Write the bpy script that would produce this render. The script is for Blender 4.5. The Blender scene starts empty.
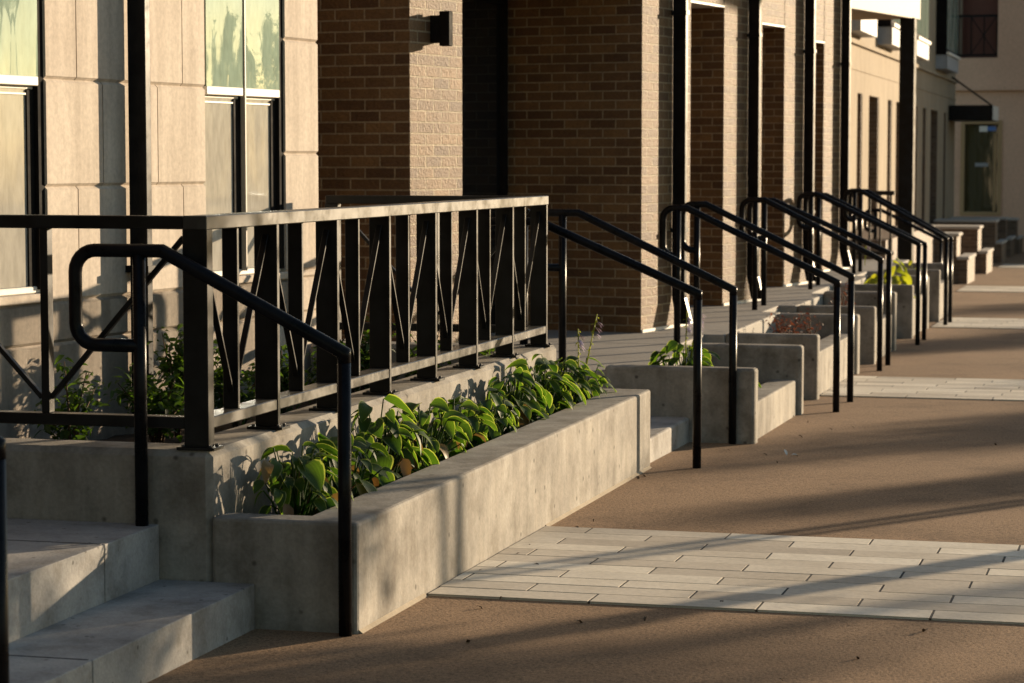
import bpy, bmesh, math, random
from mathutils import Vector, Matrix
random.seed(7)
R = math.radians
scn = bpy.context.scene
col = scn.collection

# ------------------------------------------------------------------ helpers
class MB:
    """collects shapes into one bmesh"""
    def __init__(s):
        s.bm = bmesh.new(); s.mi = 0
        s.uv = s.bm.loops.layers.uv.new('UVMap')
    def face(s, vs, uvs=None, mi=None, smooth=False):
        try: f = s.bm.faces.new(vs)
        except ValueError: return None
        f.material_index = s.mi if mi is None else mi
        f.smooth = smooth
        if uvs:
            for l, u in zip(f.loops, uvs): l[s.uv].uv = u
        else:
            f.normal_update(); n = f.normal
            for l in f.loops:
                c = l.vert.co
                if abs(n.z) > .7: l[s.uv].uv = (c.x, c.y)
                elif abs(n.x) > abs(n.y): l[s.uv].uv = (c.y, c.z)
                else: l[s.uv].uv = (c.x, c.z)
        return f
    def poly(s, pts, mi=None):
        return s.face([s.bm.verts.new(p) for p in pts], None, mi)
    def box(s, x0, x1, y0, y1, z0, z1, z1b=None, z0b=None):
        """box; z1b / z0b = heights at the y1 end (for sloping tops)"""
        if z1b is None: z1b = z1
        if z0b is None: z0b = z0
        v = [s.bm.verts.new(p) for p in ((x0,y0,z0),(x1,y0,z0),(x1,y1,z0b),(x0,y1,z0b),
                                         (x0,y0,z1),(x1,y0,z1),(x1,y1,z1b),(x0,y1,z1b))]
        for q in ((3,2,1,0),(4,5,6,7),(0,1,5,4),(1,2,6,5),(2,3,7,6),(3,0,4,7)):
            s.face([v[i] for i in q])
        return s
    def prism(s, pts, z0, z1):
        lo = [s.bm.verts.new((x,y,z0)) for x,y in pts]; hi = [s.bm.verts.new((x,y,z1)) for x,y in pts]
        s.face(list(reversed(lo))); s.face(hi)
        for i in range(len(pts)):
            j = (i+1) % len(pts); s.face([lo[i], lo[j], hi[j], hi[i]])
        return s
    def bar(s, a, b, w, h, side=None):
        """flat bar from a to b, w along 'side', h along the third axis"""
        a, b = Vector(a), Vector(b); d = (b-a).normalized()
        sd = Vector(side) if side else Vector((0,0,1)).cross(d)
        sd = (sd - d*sd.dot(d)).normalized(); t = d.cross(sd)
        v = []
        for p in (a, b):
            for i, j in ((-1,-1),(1,-1),(1,1),(-1,1)):
                v.append(s.bm.verts.new(p + sd*(i*w/2) + t*(j*h/2)))
        for q in ((3,2,1,0),(4,5,6,7),(0,1,5,4),(1,2,6,5),(2,3,7,6),(3,0,4,7)):
            s.face([v[i] for i in q])
        return s
    def tube(s, pts, r, n=10, cap=True, radii=None, mi=None):
        pts = [Vector(p) for p in pts]; rings = []
        ref = None
        for i, p in enumerate(pts):
            d0 = (p-pts[i-1]).normalized() if i else None
            d1 = (pts[i+1]-p).normalized() if i < len(pts)-1 else None
            d = (d0 or d1) if not (d0 and d1) else (d0+d1).normalized()
            k = 1.0
            if d0 and d1: k = 1/max(.5, d.dot(d1))
            if ref is None:
                ref = Vector((0,1,0)) if abs(d.y) < .8 else Vector((1,0,0))
            u = (ref - d*ref.dot(d)).normalized(); w = d.cross(u); ref = u
            rr = radii[i] if radii else r
            m = (d1-d0) if (d0 and d1) else None
            ring = []
            for j in range(n):
                a = 2*math.pi*j/n
                o = u*math.cos(a)*rr + w*math.sin(a)*rr
                if m and m.length > 1e-4:
                    mn = m.normalized(); o += mn*o.dot(mn)*(k-1)
                ring.append(s.bm.verts.new(p+o))
            rings.append(ring)
        for A, B in zip(rings, rings[1:]):
            for j in range(n):
                s.face([A[j], A[(j+1)%n], B[(j+1)%n], B[j]], None, mi, True)
        if cap:
            s.face(list(reversed(rings[0])), None, mi); s.face(rings[-1], None, mi)
        return s
    def build(s, name, mat, parent=None, bevel=0, seg=2, loc=None):
        bmesh.ops.recalc_face_normals(s.bm, faces=s.bm.faces[:]) if getattr(s, 'recalc', True) else None
        me = bpy.data.meshes.new(name); s.bm.to_mesh(me); s.bm.free()
        for m in (mat if isinstance(mat, (list, tuple)) else [mat]): me.materials.append(m)
        o = bpy.data.objects.new(name, me); col.objects.link(o)
        if parent: o.parent = parent
        if loc: o.location = loc
        if bevel:
            b = o.modifiers.new('bevel', 'BEVEL'); b.width = bevel; b.segments = seg
            b.limit_method = 'ANGLE'; b.angle_limit = R(40)
        return o

def tag(o, label=None, cat=None, group=None, kind=None):
    if label: o['label'] = label
    if cat: o['category'] = cat
    if group: o['group'] = group
    if kind: o['kind'] = kind
    return o
def empty(name, loc=(0,0,0), rz=0, label=None, cat=None, group=None):
    o = bpy.data.objects.new(name, None); col.objects.link(o)
    o.location = loc; o.rotation_euler.z = rz; o.empty_display_size = .1
    return tag(o, label, cat, group)

# pavement profile along the street (it falls gently with distance)
PR = [(-30,.30),(-5,.1),(7.2,0),(11.7,-.036),(15.2,-.085),(18.5,-.125),(25,-.19),(45,-.40),(90,-.7),(400,-.7)]
def gz(Y):
    for (a, za), (b, zb) in zip(PR, PR[1:]):
        if Y <= b: return za+(zb-za)*(Y-a)/(b-a)

# ------------------------------------------------------------------ materials
def newmat(name):
    m = bpy.data.materials.new(name); m.use_nodes = True
    nt = m.node_tree; b = nt.nodes['Principled BSDF']
    return m, nt, b
def N(nt, t, **kw):
    n = nt.nodes.new(t)
    for k, v in kw.items():
        if k.startswith('i_'): n.inputs[k[2:].replace('_', ' ')].default_value = v
        else: setattr(n, k, v)
    return n
def L(nt, a, ao, b, bi): nt.links.new(a.outputs[ao], b.inputs[bi])
def ramp(nt, stops):
    r = nt.nodes.new('ShaderNodeValToRGB'); e = r.color_ramp.elements
    while len(e) < len(stops): e.new(.5)
    for x, (p, c) in zip(e, stops):
        x.position = p; x.color = (*c, 1) if len(c) == 3 else c
    return r
def noise(nt, vec, scale, detail=4, rough=.55, stretch=None):
    n = N(nt, 'ShaderNodeTexNoise', i_Scale=scale, i_Detail=detail, i_Roughness=rough)
    if stretch:
        mp = N(nt, 'ShaderNodeMapping'); mp.inputs['Scale'].default_value = stretch
        nt.links.new(vec, mp.inputs['Vector']); nt.links.new(mp.outputs[0], n.inputs['Vector'])
    else: nt.links.new(vec, n.inputs['Vector'])
    return n
def mixc(nt, fac, a, b, mode='MIX'):
    m = N(nt, 'ShaderNodeMix', data_type='RGBA', blend_type=mode)
    for k, v in ((0, fac), (6, a), (7, b)):
        if hasattr(v, 'is_output'): nt.links.new(v, m.inputs[k])
        elif k == 0: m.inputs[k].default_value = v
        else: m.inputs[k].default_value = (*v, 1)
    return m.outputs[2]
def bump(nt, b, h, strength, dist=.01):
    n = N(nt, 'ShaderNodeBump', i_Strength=strength, i_Distance=dist)
    nt.links.new(h, n.inputs['Height']); nt.links.new(n.outputs[0], b.inputs['Normal'])

def mat_mineral(name, c0, c1, big=1.2, fine=60, streak=True, rough=.85, bs=.25, spots=0, pit=0, blotch=False):
    m, nt, b = newmat(name)
    pos = N(nt, 'ShaderNodeNewGeometry').outputs['Position']
    a = noise(nt, pos, big, 6, .6); f = noise(nt, pos, fine, 3, .6)
    ra = ramp(nt, [(.3, c0), (.72, c1)]); L(nt, a, 'Fac', ra, 0)
    c = ra.outputs[0]
    if blotch:
        pt = noise(nt, pos, 4.5, 7, .68); rq = ramp(nt, [(.36, (.60,.57,.53)), (.50, (.95,.945,.94)), (.66, (1.24,1.22,1.19))]); L(nt, pt, 'Fac', rq, 0)
        c = mixc(nt, .85, c, rq.outputs[0], 'MULTIPLY')
    if streak:
        s = noise(nt, pos, 3.0, 5, .6, (3.2, 3.2, .35))
        rs = ramp(nt, [(.38, (.72,.70,.68)), (.6, (1,1,1))]); L(nt, s, 'Fac', rs, 0)
        c = mixc(nt, .75, c, rs.outputs[0], 'MULTIPLY')
    rf = ramp(nt, [(.3, (.82,.82,.82)), (.7, (1.08,1.08,1.08))]); L(nt, f, 'Fac', rf, 0)
    c = mixc(nt, .8, c, rf.outputs[0], 'MULTIPLY')
    if pit:
        v = N(nt, 'ShaderNodeTexVoronoi', i_Scale=pit); nt.links.new(pos, v.inputs['Vector'])
        rp = ramp(nt, [(.06, (.25,.24,.22)), (.12, (1,1,1))]); L(nt, v, 'Distance', rp, 0)
        c = mixc(nt, .8, c, rp.outputs[0], 'MULTIPLY')
    nt.links.new(c, b.inputs['Base Color']); b.inputs['Roughness'].default_value = rough
    b.inputs['Specular IOR Level'].default_value = .3
    bump(nt, b, f.outputs['Fac'], bs, .004)
    return m

M = {}
M['concrete'] = mat_mineral('concrete', (.245,.226,.198), (.375,.347,.302), 2.2, 70, True, .85, .35, pit=9, blotch=True)
M['concrete_steps'] = mat_mineral('step concrete', (.30,.285,.27), (.43,.41,.38), 2.5, 90, False, .85, .4, pit=14, blotch=True)
M['porch'] = mat_mineral('porch concrete', (.27,.25,.22), (.37,.34,.30), 1.5, 80, False, .8, .3)
M['limestone'] = mat_mineral('limestone', (.55,.468,.388), (.645,.562,.468), 1.8, 45, True, .8, .18)
M['far_stone'] = mat_mineral('pale stone', (.31,.245,.165), (.38,.305,.215), .6, 20, True, .85, .1)
M['stucco'] = mat_mineral('brown stucco', (.60,.37,.25), (.72,.46,.31), .5, 20, False, .9, .2)
M['joint'] = mat_mineral('dark joint', (.05,.048,.045), (.08,.075,.07), 6, 80, False, .9, .2)
M['sealant'] = mat_mineral('tan sealant', (.30,.245,.17), (.40,.33,.24), 6, 80, False, .8, .2)
M['soil'] = mat_mineral('planting soil', (.025,.016,.010), (.075,.048,.028), 14, 120, False, .95, 1.0)

def mat_pavement():
    m, nt, b = newmat('exposed aggregate pavement')
    pos = N(nt, 'ShaderNodeNewGeometry').outputs['Position']
    big = noise(nt, pos, .9, 5, .6); sp = noise(nt, pos, 75, 2, .7); sp2 = noise(nt, pos, 190, 2, .7)
    r = ramp(nt, [(.3, (.26,.160,.087)), (.7, (.335,.212,.120))]); L(nt, big, 'Fac', r, 0)
    r2 = ramp(nt, [(.33, (.42,.40,.38)), (.52, (1,1,1)), (.68, (1.0,1.0,1.0)), (.76, (2.0,1.95,1.9))]); L(nt, sp, 'Fac', r2, 0)
    r3 = ramp(nt, [(.3, (.55,.55,.55)), (.7, (1.4,1.4,1.4))]); L(nt, sp2, 'Fac', r3, 0)
    st = noise(nt, pos, 2.6, 6, .7); rs = ramp(nt, [(.34, (.72,.70,.68)), (.48, (1,1,1)), (.72, (1.1,1.09,1.07))]); L(nt, st, 'Fac', rs, 0)
    c = mixc(nt, .8, r.outputs[0], r2.outputs[0], 'MULTIPLY'); c = mixc(nt, .8, c, r3.outputs[0], 'MULTIPLY'); c = mixc(nt, .7, c, rs.outputs[0], 'MULTIPLY')
    nt.links.new(c, b.inputs['Base Color']); b.inputs['Roughness'].default_value = .9
    b.inputs['Specular IOR Level'].default_value = .25
    bump(nt, b, sp.outputs['Fac'], .5, .004)
    return m
M['pavement'] = mat_pavement()

def mat_paver():
    m, nt, b = newmat('concrete plank paver')
    g = N(nt, 'ShaderNodeNewGeometry'); pos = g.outputs['Position']
    r = ramp(nt, [(0, (.50,.435,.35)), (1, (.84,.765,.63))]); L(nt, g, 'Random Per Island', r, 0)
    f = noise(nt, pos, 40, 5, .65); rf = ramp(nt, [(.3, (.8,.8,.8)), (.7, (1.08,1.08,1.08))]); L(nt, f, 'Fac', rf, 0)
    big = noise(nt, pos, 2.2, 5, .65); rb = ramp(nt, [(.35, (.8,.79,.77)), (.6, (1,1,1))]); L(nt, big, 'Fac', rb, 0)
    c = mixc(nt, .8, r.outputs[0], rf.outputs[0], 'MULTIPLY'); c = mixc(nt, .7, c, rb.outputs[0], 'MULTIPLY')
    nt.links.new(c, b.inputs['Base Color']); b.inputs['Roughness'].default_value = .85
    b.inputs['Specular IOR Level'].default_value = .3
    bump(nt, b, f.outputs['Fac'], .25, .003)
    return m
M['paver'] = mat_paver()

def mat_brick(name, c1, c2, mortar):
    m, nt, b = newmat(name)
    tc = N(nt, 'ShaderNodeTexCoord'); uv = tc.outputs['UV']
    pos = N(nt, 'ShaderNodeNewGeometry').outputs['Position']
    bt = N(nt, 'ShaderNodeTexBrick', offset=.5)
    for k, v in (('Scale', 1), ('Mortar Size', .0058), ('Mortar Smooth', .25), ('Bias', 0), ('Brick Width', .1905), ('Row Height', .0635)):
        bt.inputs[k].default_value = v
    bt.inputs['Color1'].default_value = (*c1, 1); bt.inputs['Color2'].default_value = (*c2, 1); bt.inputs['Mortar'].default_value = (*mortar, 1)
    wob = noise(nt, pos, 18, 2); 
    vm = N(nt, 'ShaderNodeVectorMath', operation='MULTIPLY_ADD')
    L(nt, wob, 'Color', vm, 0); vm.inputs[1].default_value = (.004,.004,0); nt.links.new(uv, vm.inputs[2])
    nt.links.new(vm.outputs[0], bt.inputs['Vector'])
    f = noise(nt, pos, 55, 4, .65); rf = ramp(nt, [(.28, (.62,.60,.58)), (.7, (1.15,1.15,1.15))]); L(nt, f, 'Fac', rf, 0)
    big = noise(nt, pos, 3.5, 5, .7); rb = ramp(nt, [(.36, (.62,.60,.58)), (.56, (1,1,1))]); L(nt, big, 'Fac', rb, 0)
    c = mixc(nt, .8, bt.outputs['Color'], rf.outputs[0], 'MULTIPLY'); c = mixc(nt, .6, c, rb.outputs[0], 'MULTIPLY')
    nt.links.new(c, b.inputs['Base Color']); b.inputs['Roughness'].default_value = .64
    b.inputs['Specular IOR Level'].default_value = .45
    inv = N(nt, 'ShaderNodeMath', operation='MULTIPLY_ADD'); L(nt, bt, 'Fac', inv, 0); inv.inputs[1].default_value = -1.0
    L(nt, f, 'Fac', inv, 2)
    bump(nt, b, inv.outputs[0], .9, .012)
    return m
M['brick'] = mat_brick('tan brown brick', (.112,.054,.020), (.235,.128,.047), (.37,.285,.17))
M['far_brick'] = mat_brick('far brown brick', (.12,.075,.045), (.18,.115,.07), (.22,.18,.13))

M['low_bounce_brick'] = mat_brick('low bounce dark brick', (.10,.06,.04), (.14,.085,.055), (.14,.11,.085))  # kept dark so the unseen wall throws back little light
def mat_black(name='black painted steel', base=(.004,.004,.0045), smudge=True, r0=.28, r1=.5, spec=.14):
    m, nt, b = newmat(name)
    pos = N(nt, 'ShaderNodeNewGeometry').outputs['Position']
    a = noise(nt, pos, 9, 5, .65)
    rr = ramp(nt, [(.35, (r0,)*3), (.65, (r1,)*3)]); L(nt, a, 'Fac', rr, 0)
    L(nt, rr, 0, b, 'Roughness')
    rc = ramp(nt, [(.4, base), (.75, tuple(c*2.2+.004 for c in base))]); L(nt, a, 'Fac', rc, 0)
    L(nt, rc, 0, b, 'Base Color')
    b.inputs['Specular IOR Level'].default_value = spec
    return m
M['black'] = mat_black()
M['rail'] = mat_black('black railing paint', (.004,.004,.004), True, .30, .48, .27)
M['rail_worn_sunlit'] = mat_black('scuffed railing paint paler for sun glare', (.035,.032,.027), True, .28, .46, .35)  # scuffed paint, lightened to carry the sun glare on the long side rails
M['pipe'] = mat_black('glossy black pipe paint', (.004,.004,.005), True, .24, .36, .12)
M['dark_frame'] = mat_black('dark bronze window frame', (.006,.005,.0045), True, .7, .85, .1)

def flat(name, c, rough=.6, spec=.4, metal=0):
    m, nt, b = newmat(name)
    pos = N(nt, 'ShaderNodeNewGeometry').outputs['Position']
    f = noise(nt, pos, 25, 4, .6)
    rf = ramp(nt, [(.3, tuple(x*.85 for x in c)), (.7, c)]); L(nt, f, 'Fac', rf, 0); L(nt, rf, 0, b, 'Base Color')
    b.inputs['Roughness'].default_value = rough; b.inputs['Specular IOR Level'].default_value = spec; b.inputs['Metallic'].default_value = metal
    return m
M['white_trim'] = flat('white painted trim', (.80,.76,.68), .5)
M['mullion'] = flat('weathered mullion', (.45,.40,.32), .5)
M['bolt'] = flat('dull bolt', (.12,.11,.10), .5, .4, .3)
M['steel'] = flat('galvanised steel', (.5,.49,.46), .4, .5, .6)
M['cream_panel'] = flat('cream fascia panel', (.25,.205,.145), .6)
M['soffit'] = flat('brown soffit', (.22,.15,.09), .7)
M['white_panel'] = flat('pale painted bay panel', (.36,.38,.40), .5)
M['wood_frame'] = flat('brown window frame', (.42,.27,.13), .5)
M['red_wall'] = flat('dark red render', (.16,.07,.05), .9)
M['blue'] = flat('blue sign', (.10,.22,.55), .5)
M['grey_sign'] = flat('grey frosted lettering strip', (.30,.30,.30), .6)
M['petal'] = flat('white petal', (.8,.78,.72), .6)
M['flower'] = flat('pale lilac flower', (.62,.50,.62), .6)
M['twig'] = flat('brown twig', (.09,.055,.03), .8, .2)
M['bark'] = flat('tree bark', (.10,.075,.055), .9, .2)
M['asphalt'] = flat('asphalt', (.055,.053,.05), .9, .2)
M['dirt'] = flat('ground', (.12,.10,.07), .95, .1)
M['kerb'] = mat_mineral('kerb concrete', (.38,.35,.31), (.5,.46,.41), 2, 60, False)

def mat_glass(name, base, refl, wave=.15, rough=.02):
    """window pane: a coated reflecting surface over the blind or screen behind it"""
    m, nt, b = newmat(name)
    pos = N(nt, 'ShaderNodeNewGeometry').outputs['Position']
    n1 = noise(nt, pos, 2.2, 2, .5, (1,1,.45))
    bp = N(nt, 'ShaderNodeBump', i_Strength=wave, i_Distance=.05); L(nt, n1, 'Fac', bp, 'Height')
    g = N(nt, 'ShaderNodeBsdfGlossy', i_Roughness=rough); L(nt, bp, 0, g, 'Normal')
    g.inputs['Color'].default_value = (.66,.78,.92,1)
    tx = noise(nt, pos, 30, 3, .6, (1,1,.3)); rt = ramp(nt, [(.3, tuple(c*.75 for c in base)), (.7, base)]); L(nt, tx, 'Fac', rt, 0)
    L(nt, rt, 0, b, 'Base Color'); b.inputs['Roughness'].default_value = .8; b.inputs['Specular IOR Level'].default_value = 0
    fr = N(nt, 'ShaderNodeFresnel', i_IOR=1.5)
    mx = N(nt, 'ShaderNodeMath', operation='ADD', use_clamp=True); L(nt, fr, 0, mx, 0); mx.inputs[1].default_value = refl
    ms = N(nt, 'ShaderNodeMixShader'); L(nt, mx, 0, ms, 0); L(nt, b, 0, ms, 1); L(nt, g, 0, ms, 2)
    L(nt, ms, 0, nt.nodes['Material Output'], 'Surface')
    return m
M['glass_hi'] = mat_glass('reflecting pane over a pale blind', (.35,.45,.36), .07, .30)
M['glass_lo'] = mat_glass('screened pane', (.44,.41,.35), .02, .3, .12)
M['glass_dark'] = mat_glass('dark door glass', (.012,.013,.014), .05, .02, .03)
M['glass_far'] = mat_glass('far window pane', (.06,.05,.018), .10, .1, .05)

def mat_leaf(name, c0, c1, margin=None, trans=.52, tcol=None):
    m, nt, b = newmat(name)
    g = N(nt, 'ShaderNodeNewGeometry'); uvn = N(nt, 'ShaderNodeTexCoord')
    r = ramp(nt, [(0, c0), (1, c1)]); L(nt, g, 'Random Per Island', r, 0); c = r.outputs[0]
    sx = N(nt, 'ShaderNodeSeparateXYZ'); L(nt, uvn, 'UV', sx, 0)
    ab = N(nt, 'ShaderNodeMath', operation='ABSOLUTE'); L(nt, sx, 'X', ab, 0)
    # veins
    wv = N(nt, 'ShaderNodeMath', operation='MULTIPLY_ADD'); L(nt, ab, 0, wv, 0); wv.inputs[1].default_value = 26; wv.inputs[2].default_value = 0
    sn = N(nt, 'ShaderNodeMath', operation='SINE'); L(nt, wv, 0, sn, 0)
    rv = ramp(nt, [(0, (.78,.78,.78)), (1, (1.08,1.08,1.08))]); 
    mr = N(nt, 'ShaderNodeMapRange'); L(nt, sn, 0, mr, 0); mr.inputs[1].default_value = -1; L(nt, mr, 0, rv, 0)
    if margin:
        c = mixc(nt, .7, c, rv.outputs[0], 'MULTIPLY')
        nz = noise(nt, g.outputs['Position'], 60, 3, .6)
        ad = N(nt, 'ShaderNodeMath', operation='MULTIPLY_ADD'); L(nt, nz, 'Fac', ad, 0); ad.inputs[1].default_value = .17; L(nt, ab, 0, ad, 2)
        rm = ramp(nt, [(.93, (0,0,0)), (.98, (1,1,1))]); L(nt, ad, 0, rm, 0)
        c = mixc(nt, rm.outputs[0], c, margin)
    nt.links.new(c, b.inputs['Base Color']); b.inputs['Roughness'].default_value = .5; b.inputs['Specular IOR Level'].default_value = .35
    t = N(nt, 'ShaderNodeBsdfTranslucent')
    tc = mixc(nt, 1, c, tcol or (2.0,2.1,.6), 'MULTIPLY'); nt.links.new(tc, t.inputs['Color'])
    ms = N(nt, 'ShaderNodeMixShader'); ms.inputs[0].default_value = trans
    L(nt, b, 0, ms, 1); L(nt, t, 0, ms, 2); L(nt, ms, 0, nt.nodes['Material Output'], 'Surface')
    bump(nt, b, sn.outputs[0], .12, .003)
    return m
M['hosta'] = mat_leaf('hosta leaf', (.018,.048,.010), (.062,.112,.020), (.25,.28,.12))
M['litter'] = flat('dry leaf scrap', (.10,.06,.03), .8)
M['hosta_brown'] = mat_leaf('withered hosta leaf', (.13,.075,.03), (.30,.22,.09), None, .25, (1.2,1.0,.6))
M['shrub'] = mat_leaf('shrub leaf', (.022,.045,.010), (.060,.105,.022))
M['red_leaf'] = mat_leaf('red shrub leaf', (.085,.030,.020), (.17,.085,.05), None, .35, (1.4,.9,.7))
M['yellow_leaf'] = mat_leaf('yellow green leaf', (.16,.19,.03), (.28,.27,.05))
M['tree_leaf'] = mat_leaf('tree leaf', (.045,.075,.018), (.10,.14,.035))

# ------------------------------------------------------------------ setting
def ribbon(name, x0, x1, ys, dz, mat, step=None):
    mb = MB()
    prev = None
    for y in ys:
        z = gz(y)+dz
        cur = (mb.bm.verts.new((x0,y,z)), mb.bm.verts.new((x1,y,z)))
        if prev: mb.face([prev[0], prev[1], cur[1], cur[0]])
        prev = cur
    return mb
ys = sorted(set([-30,-15,-5,0,3,5,7.2,9.5,11.7,13.5,15.2,17,18.5,21,25,30,35,40,45,60,90]))
tag(ribbon('pavement', -6.0, 2.3, ys, 0, None).build('pavement', M['pavement']), kind='structure')
mb = MB()
for a, b in zip(ys, ys[1:]): mb.box(2.3, 2.45, a, b, gz(a)-.2, gz(a)+.003, gz(b)+.003, gz(b)-.2)
tag(mb.build('kerb', M['kerb']), kind='structure')
tag(ribbon('road', 2.45, 11.0, ys, -.13, None).build('road', M['asphalt']), kind='structure')
mb = MB()
for x0, x1 in ((-400, -6.0), (11.0, 400)):
    mb.poly([(x0,-300,-.75),(x1,-300,-.75),(x1,500,-.75),(x0,500,-.75)])
mb.poly([(-400,90,-.76),(400,90,-.76),(400,500,-.76),(-400,500,-.76)])
tag(mb.build('ground', M['dirt']), kind='structure')
tag(ribbon('far_pavement', 10.9, 16.0, ys, -.02, None).build('far_pavement', M['kerb']), kind='structure')

# bands of plank pavers across the pavement
def paving_band(y0, y1, x0, x1, plank=.575):
    bed = ribbon('', x0, x1, [y0, y1], .0066, None)
    mb = MB(); n = 11; d = (y1-y0)/n
    rnd = random.Random(int(y0*10))
    for r in range(n):
        ya, yb = y0+r*d+.0025, y0+(r+1)*d-.0025
        off = (r % 2)*plank*.52 + r*.02
        x = x0 - plank + off
        while x < x1:
            xa, xb = max(x+.0045, x0+.002), min(x+plank-.0045, x1)
            if xb > xa+.02:
                mb.box(xa, xb, ya, yb, gz(ya)+.0, gz(ya)+.0075+rnd.uniform(-.0005,.001), gz(yb)+.0075+rnd.uniform(-.0005,.001), gz(yb))
            x += plank
    o = mb.build('paving_band', M['paver']); tag(o, kind='structure')
    b = bed.build('paving_joints', M['joint'], o); return o
paving_band(7.87, 9.56, -2.405, 2.3)
paving_band(16.2, 17.95, -2.16, 2.3)
paving_band(24.4, 26.2, -2.14, 2.3)
paving_band(32.8, 34.6, -2.55, 2.3)
paving_band(42.6, 44.4, -2.6, 2.3)

# ------------------------------------------------------------------ concrete: steps, terrace, planters, porch
st = empty('concrete_steps', (-2.9,5.8,.1), label='two wide concrete steps at the lower left with a joint cut across each tread', cat='steps', group='concrete front steps')
def rel(o, p):   # parent, keeping world coordinates
    o.parent = p; o.matrix_parent_inverse = Matrix.Translation(-Vector(p.location)); return o
for nm, x0, x1, z, GY in (('lower_step', -3.0855, -2.757, .146, 5.92), ('upper_step', -5.4, -3.085, .325, 6.72)):
    mb = MB()
    mb.prism([(x0,4.3),(x1,4.3),(x1,GY-.003),(x1-.010,GY-.003),(x1-.010,GY+.003),(x1,GY+.003),(x1,7.139),(x0,7.139)], -.3, z)
    rel(mb.build(nm, M['concrete_steps'], None, .010, 2), st)
    mb = MB(); mb.box(x0 if x0 > -4 else -5.2, x1-.013, GY-.003, GY+.003, z-.01, z+.0012); rel(mb.build('tooled_joint', M['joint'], None), st)

tw = empty('terrace_wall', (-2.9,9.5,0), label='low concrete retaining wall carrying the black guard railing', cat='retaining wall')
mb = MB()
mb.prism([(-5.3,7.143),(-2.905,7.143),(-2.905,11.78),(-4.165,11.78),(-4.165,11.58),(-3.11,11.58),(-3.11,7.343),(-5.3,7.343)], -.2, .567)
rel(mb.build('wall', M['concrete'], None, .02, 1), tw)
def bumpy(x0, x1, y0, y1, z, amp, n, m, seed):
    r = random.Random(seed); mb = MB()
    g = [[mb.bm.verts.new((x0+(x1-x0)*i/n, y0+(y1-y0)*j/m, z+r.uniform(-amp,amp))) for j in range(m+1)] for i in range(n+1)]
    for i in range(n):
        for j in range(m): mb.face([g[i][j], g[i+1][j], g[i+1][j+1], g[i][j+1]])
    return mb
rel(bumpy(-5.3, -3.1, 7.3, 11.6, .28, .02, 12, 24, 5).build('soil', M['soil']), tw)
pl = empty('concrete_planter', (-2.6,9.4,0), label='long pale concrete planter full of hostas below the black guard railing', cat='planter', group='concrete planters')
mb = MB()
mb.prism([(-2.904,7.14),(-2.41,7.14),(-2.41,11.73),(-2.904,11.73),(-2.904,11.60),(-2.612,11.60),(-2.612,7.26),(-2.904,7.26)], -.2, .356)
rel(mb.build('wall', M['concrete'], None, .012, 2), pl)
rel(bumpy(-2.904, -2.612, 7.26, 11.60, .27, .02, 6, 60, 3).build('soil', M['soil']), pl)
for a, b in ((7.15,7.86),(9.57,11.7)):
    mb = MB()
    v = [mb.bm.verts.new(p) for p in ((-2.412,a,gz(a)+.013),(-2.397,a,gz(a)+.001),(-2.412,a,gz(a)-.02),(-2.412,b,gz(b)+.013),(-2.397,b,gz(b)+.001),(-2.412,b,gz(b)-.02))]
    for q in ((0,1,4,3),(1,2,5,4),(2,1,0),(3,4,5)): mb.face([v[i] for i in q])
    rel(mb.build('sealant_bead', M['sealant']), pl)

# stairs 2..6 and the planters between them
STAIRS = [(11.735,12.985,-2.45,'second'),(15.0,15.885,-2.28,'third'),(18.40,19.23,-2.32,'fourth'),(21.10,22.56,-2.32,'fifth'),(24.40,25.42,-2.32,'sixth')]
SL = ['short concrete steps just past the long hosta planter',
      'concrete steps between the hosta stalk planter and the red leaf planter',
      'concrete steps past the planter of red leaved shrubs',
      'concrete steps in front of the yellow green planter',
      'farthest concrete steps before the brick garden walls']
for (a, b, xf, nm), lab in zip(STAIRS, SL):
    s = empty('concrete_steps', (xf,(a+b)/2,gz(a)), label=lab, cat='steps', group='concrete front steps')
    g0 = gz(a); h = (.33-g0)/3
    x = xf
    for k in range(2):
        xe = -2.92 if k == 1 else x-.302
        mb = MB(); mb.box(xe-.4, x, a+.002, b-.002, g0-.2, g0+h*(k+1))
        rel(mb.build('step', M['concrete_steps'], None, .012, 2), s)
        x -= .30
PL = [(12.98,14.93,-2.085,.36,.35,.15,'hostas with tall lilac flower stalks'),(15.89,18.33,-2.135,.34,.33,.20,'red leaved shrub'),
      (19.24,21.0,-2.13,.33,.36,.18,'rust'),(22.57,24.33,-2.15,.335,.345,.18,'yel'),(25.43,27.2,-2.145,.352,.35,.18,'far')]
PLAB = ['short concrete planter with flowering hosta stalks beside the second steps',
        'concrete planter holding a bright red leaved shrub',
        'concrete planter holding a sparse rust coloured shrub',
        'concrete planter with the big yellow green leaves',
        'farthest concrete planter beside the last black handrails']
for (a, b, xf, zn, zf, zl, _), lab in zip(PL, PLAB):
    p = empty('concrete_planter', (xf-.3,(a+b)/2,gz(a)), label=lab, cat='planter', group='concrete planters')
    g0 = gz(b)-.2
    mb = MB(); mb.box(-2.93 if a < 13 else -2.758, xf, a, a+.12, g0, zn); rel(mb.build('cheek_wall', M['concrete'], None, .018, 2), p)
    mb = MB(); mb.box(-2.758, xf-.005, b-.15, b, g0, zf); rel(mb.build('cheek_wall', M['concrete'], None, .018, 2), p)
    mb = MB(); mb.box(xf-.19, xf-.03, a+.12, b-.15, g0, zl+.004, zl-.008); rel(mb.build('front_wall', M['concrete'], None, .01, 2), p)
    rel(bumpy(-2.758, xf-.19, a+.12, b-.15, .09, .02, 8, 20, int(a*7)).build('soil', M['soil']), p)
po = empty('porch', (-3.4,19,.33), label='raised grey concrete porch floor running along the brick house fronts', cat='porch')
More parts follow.
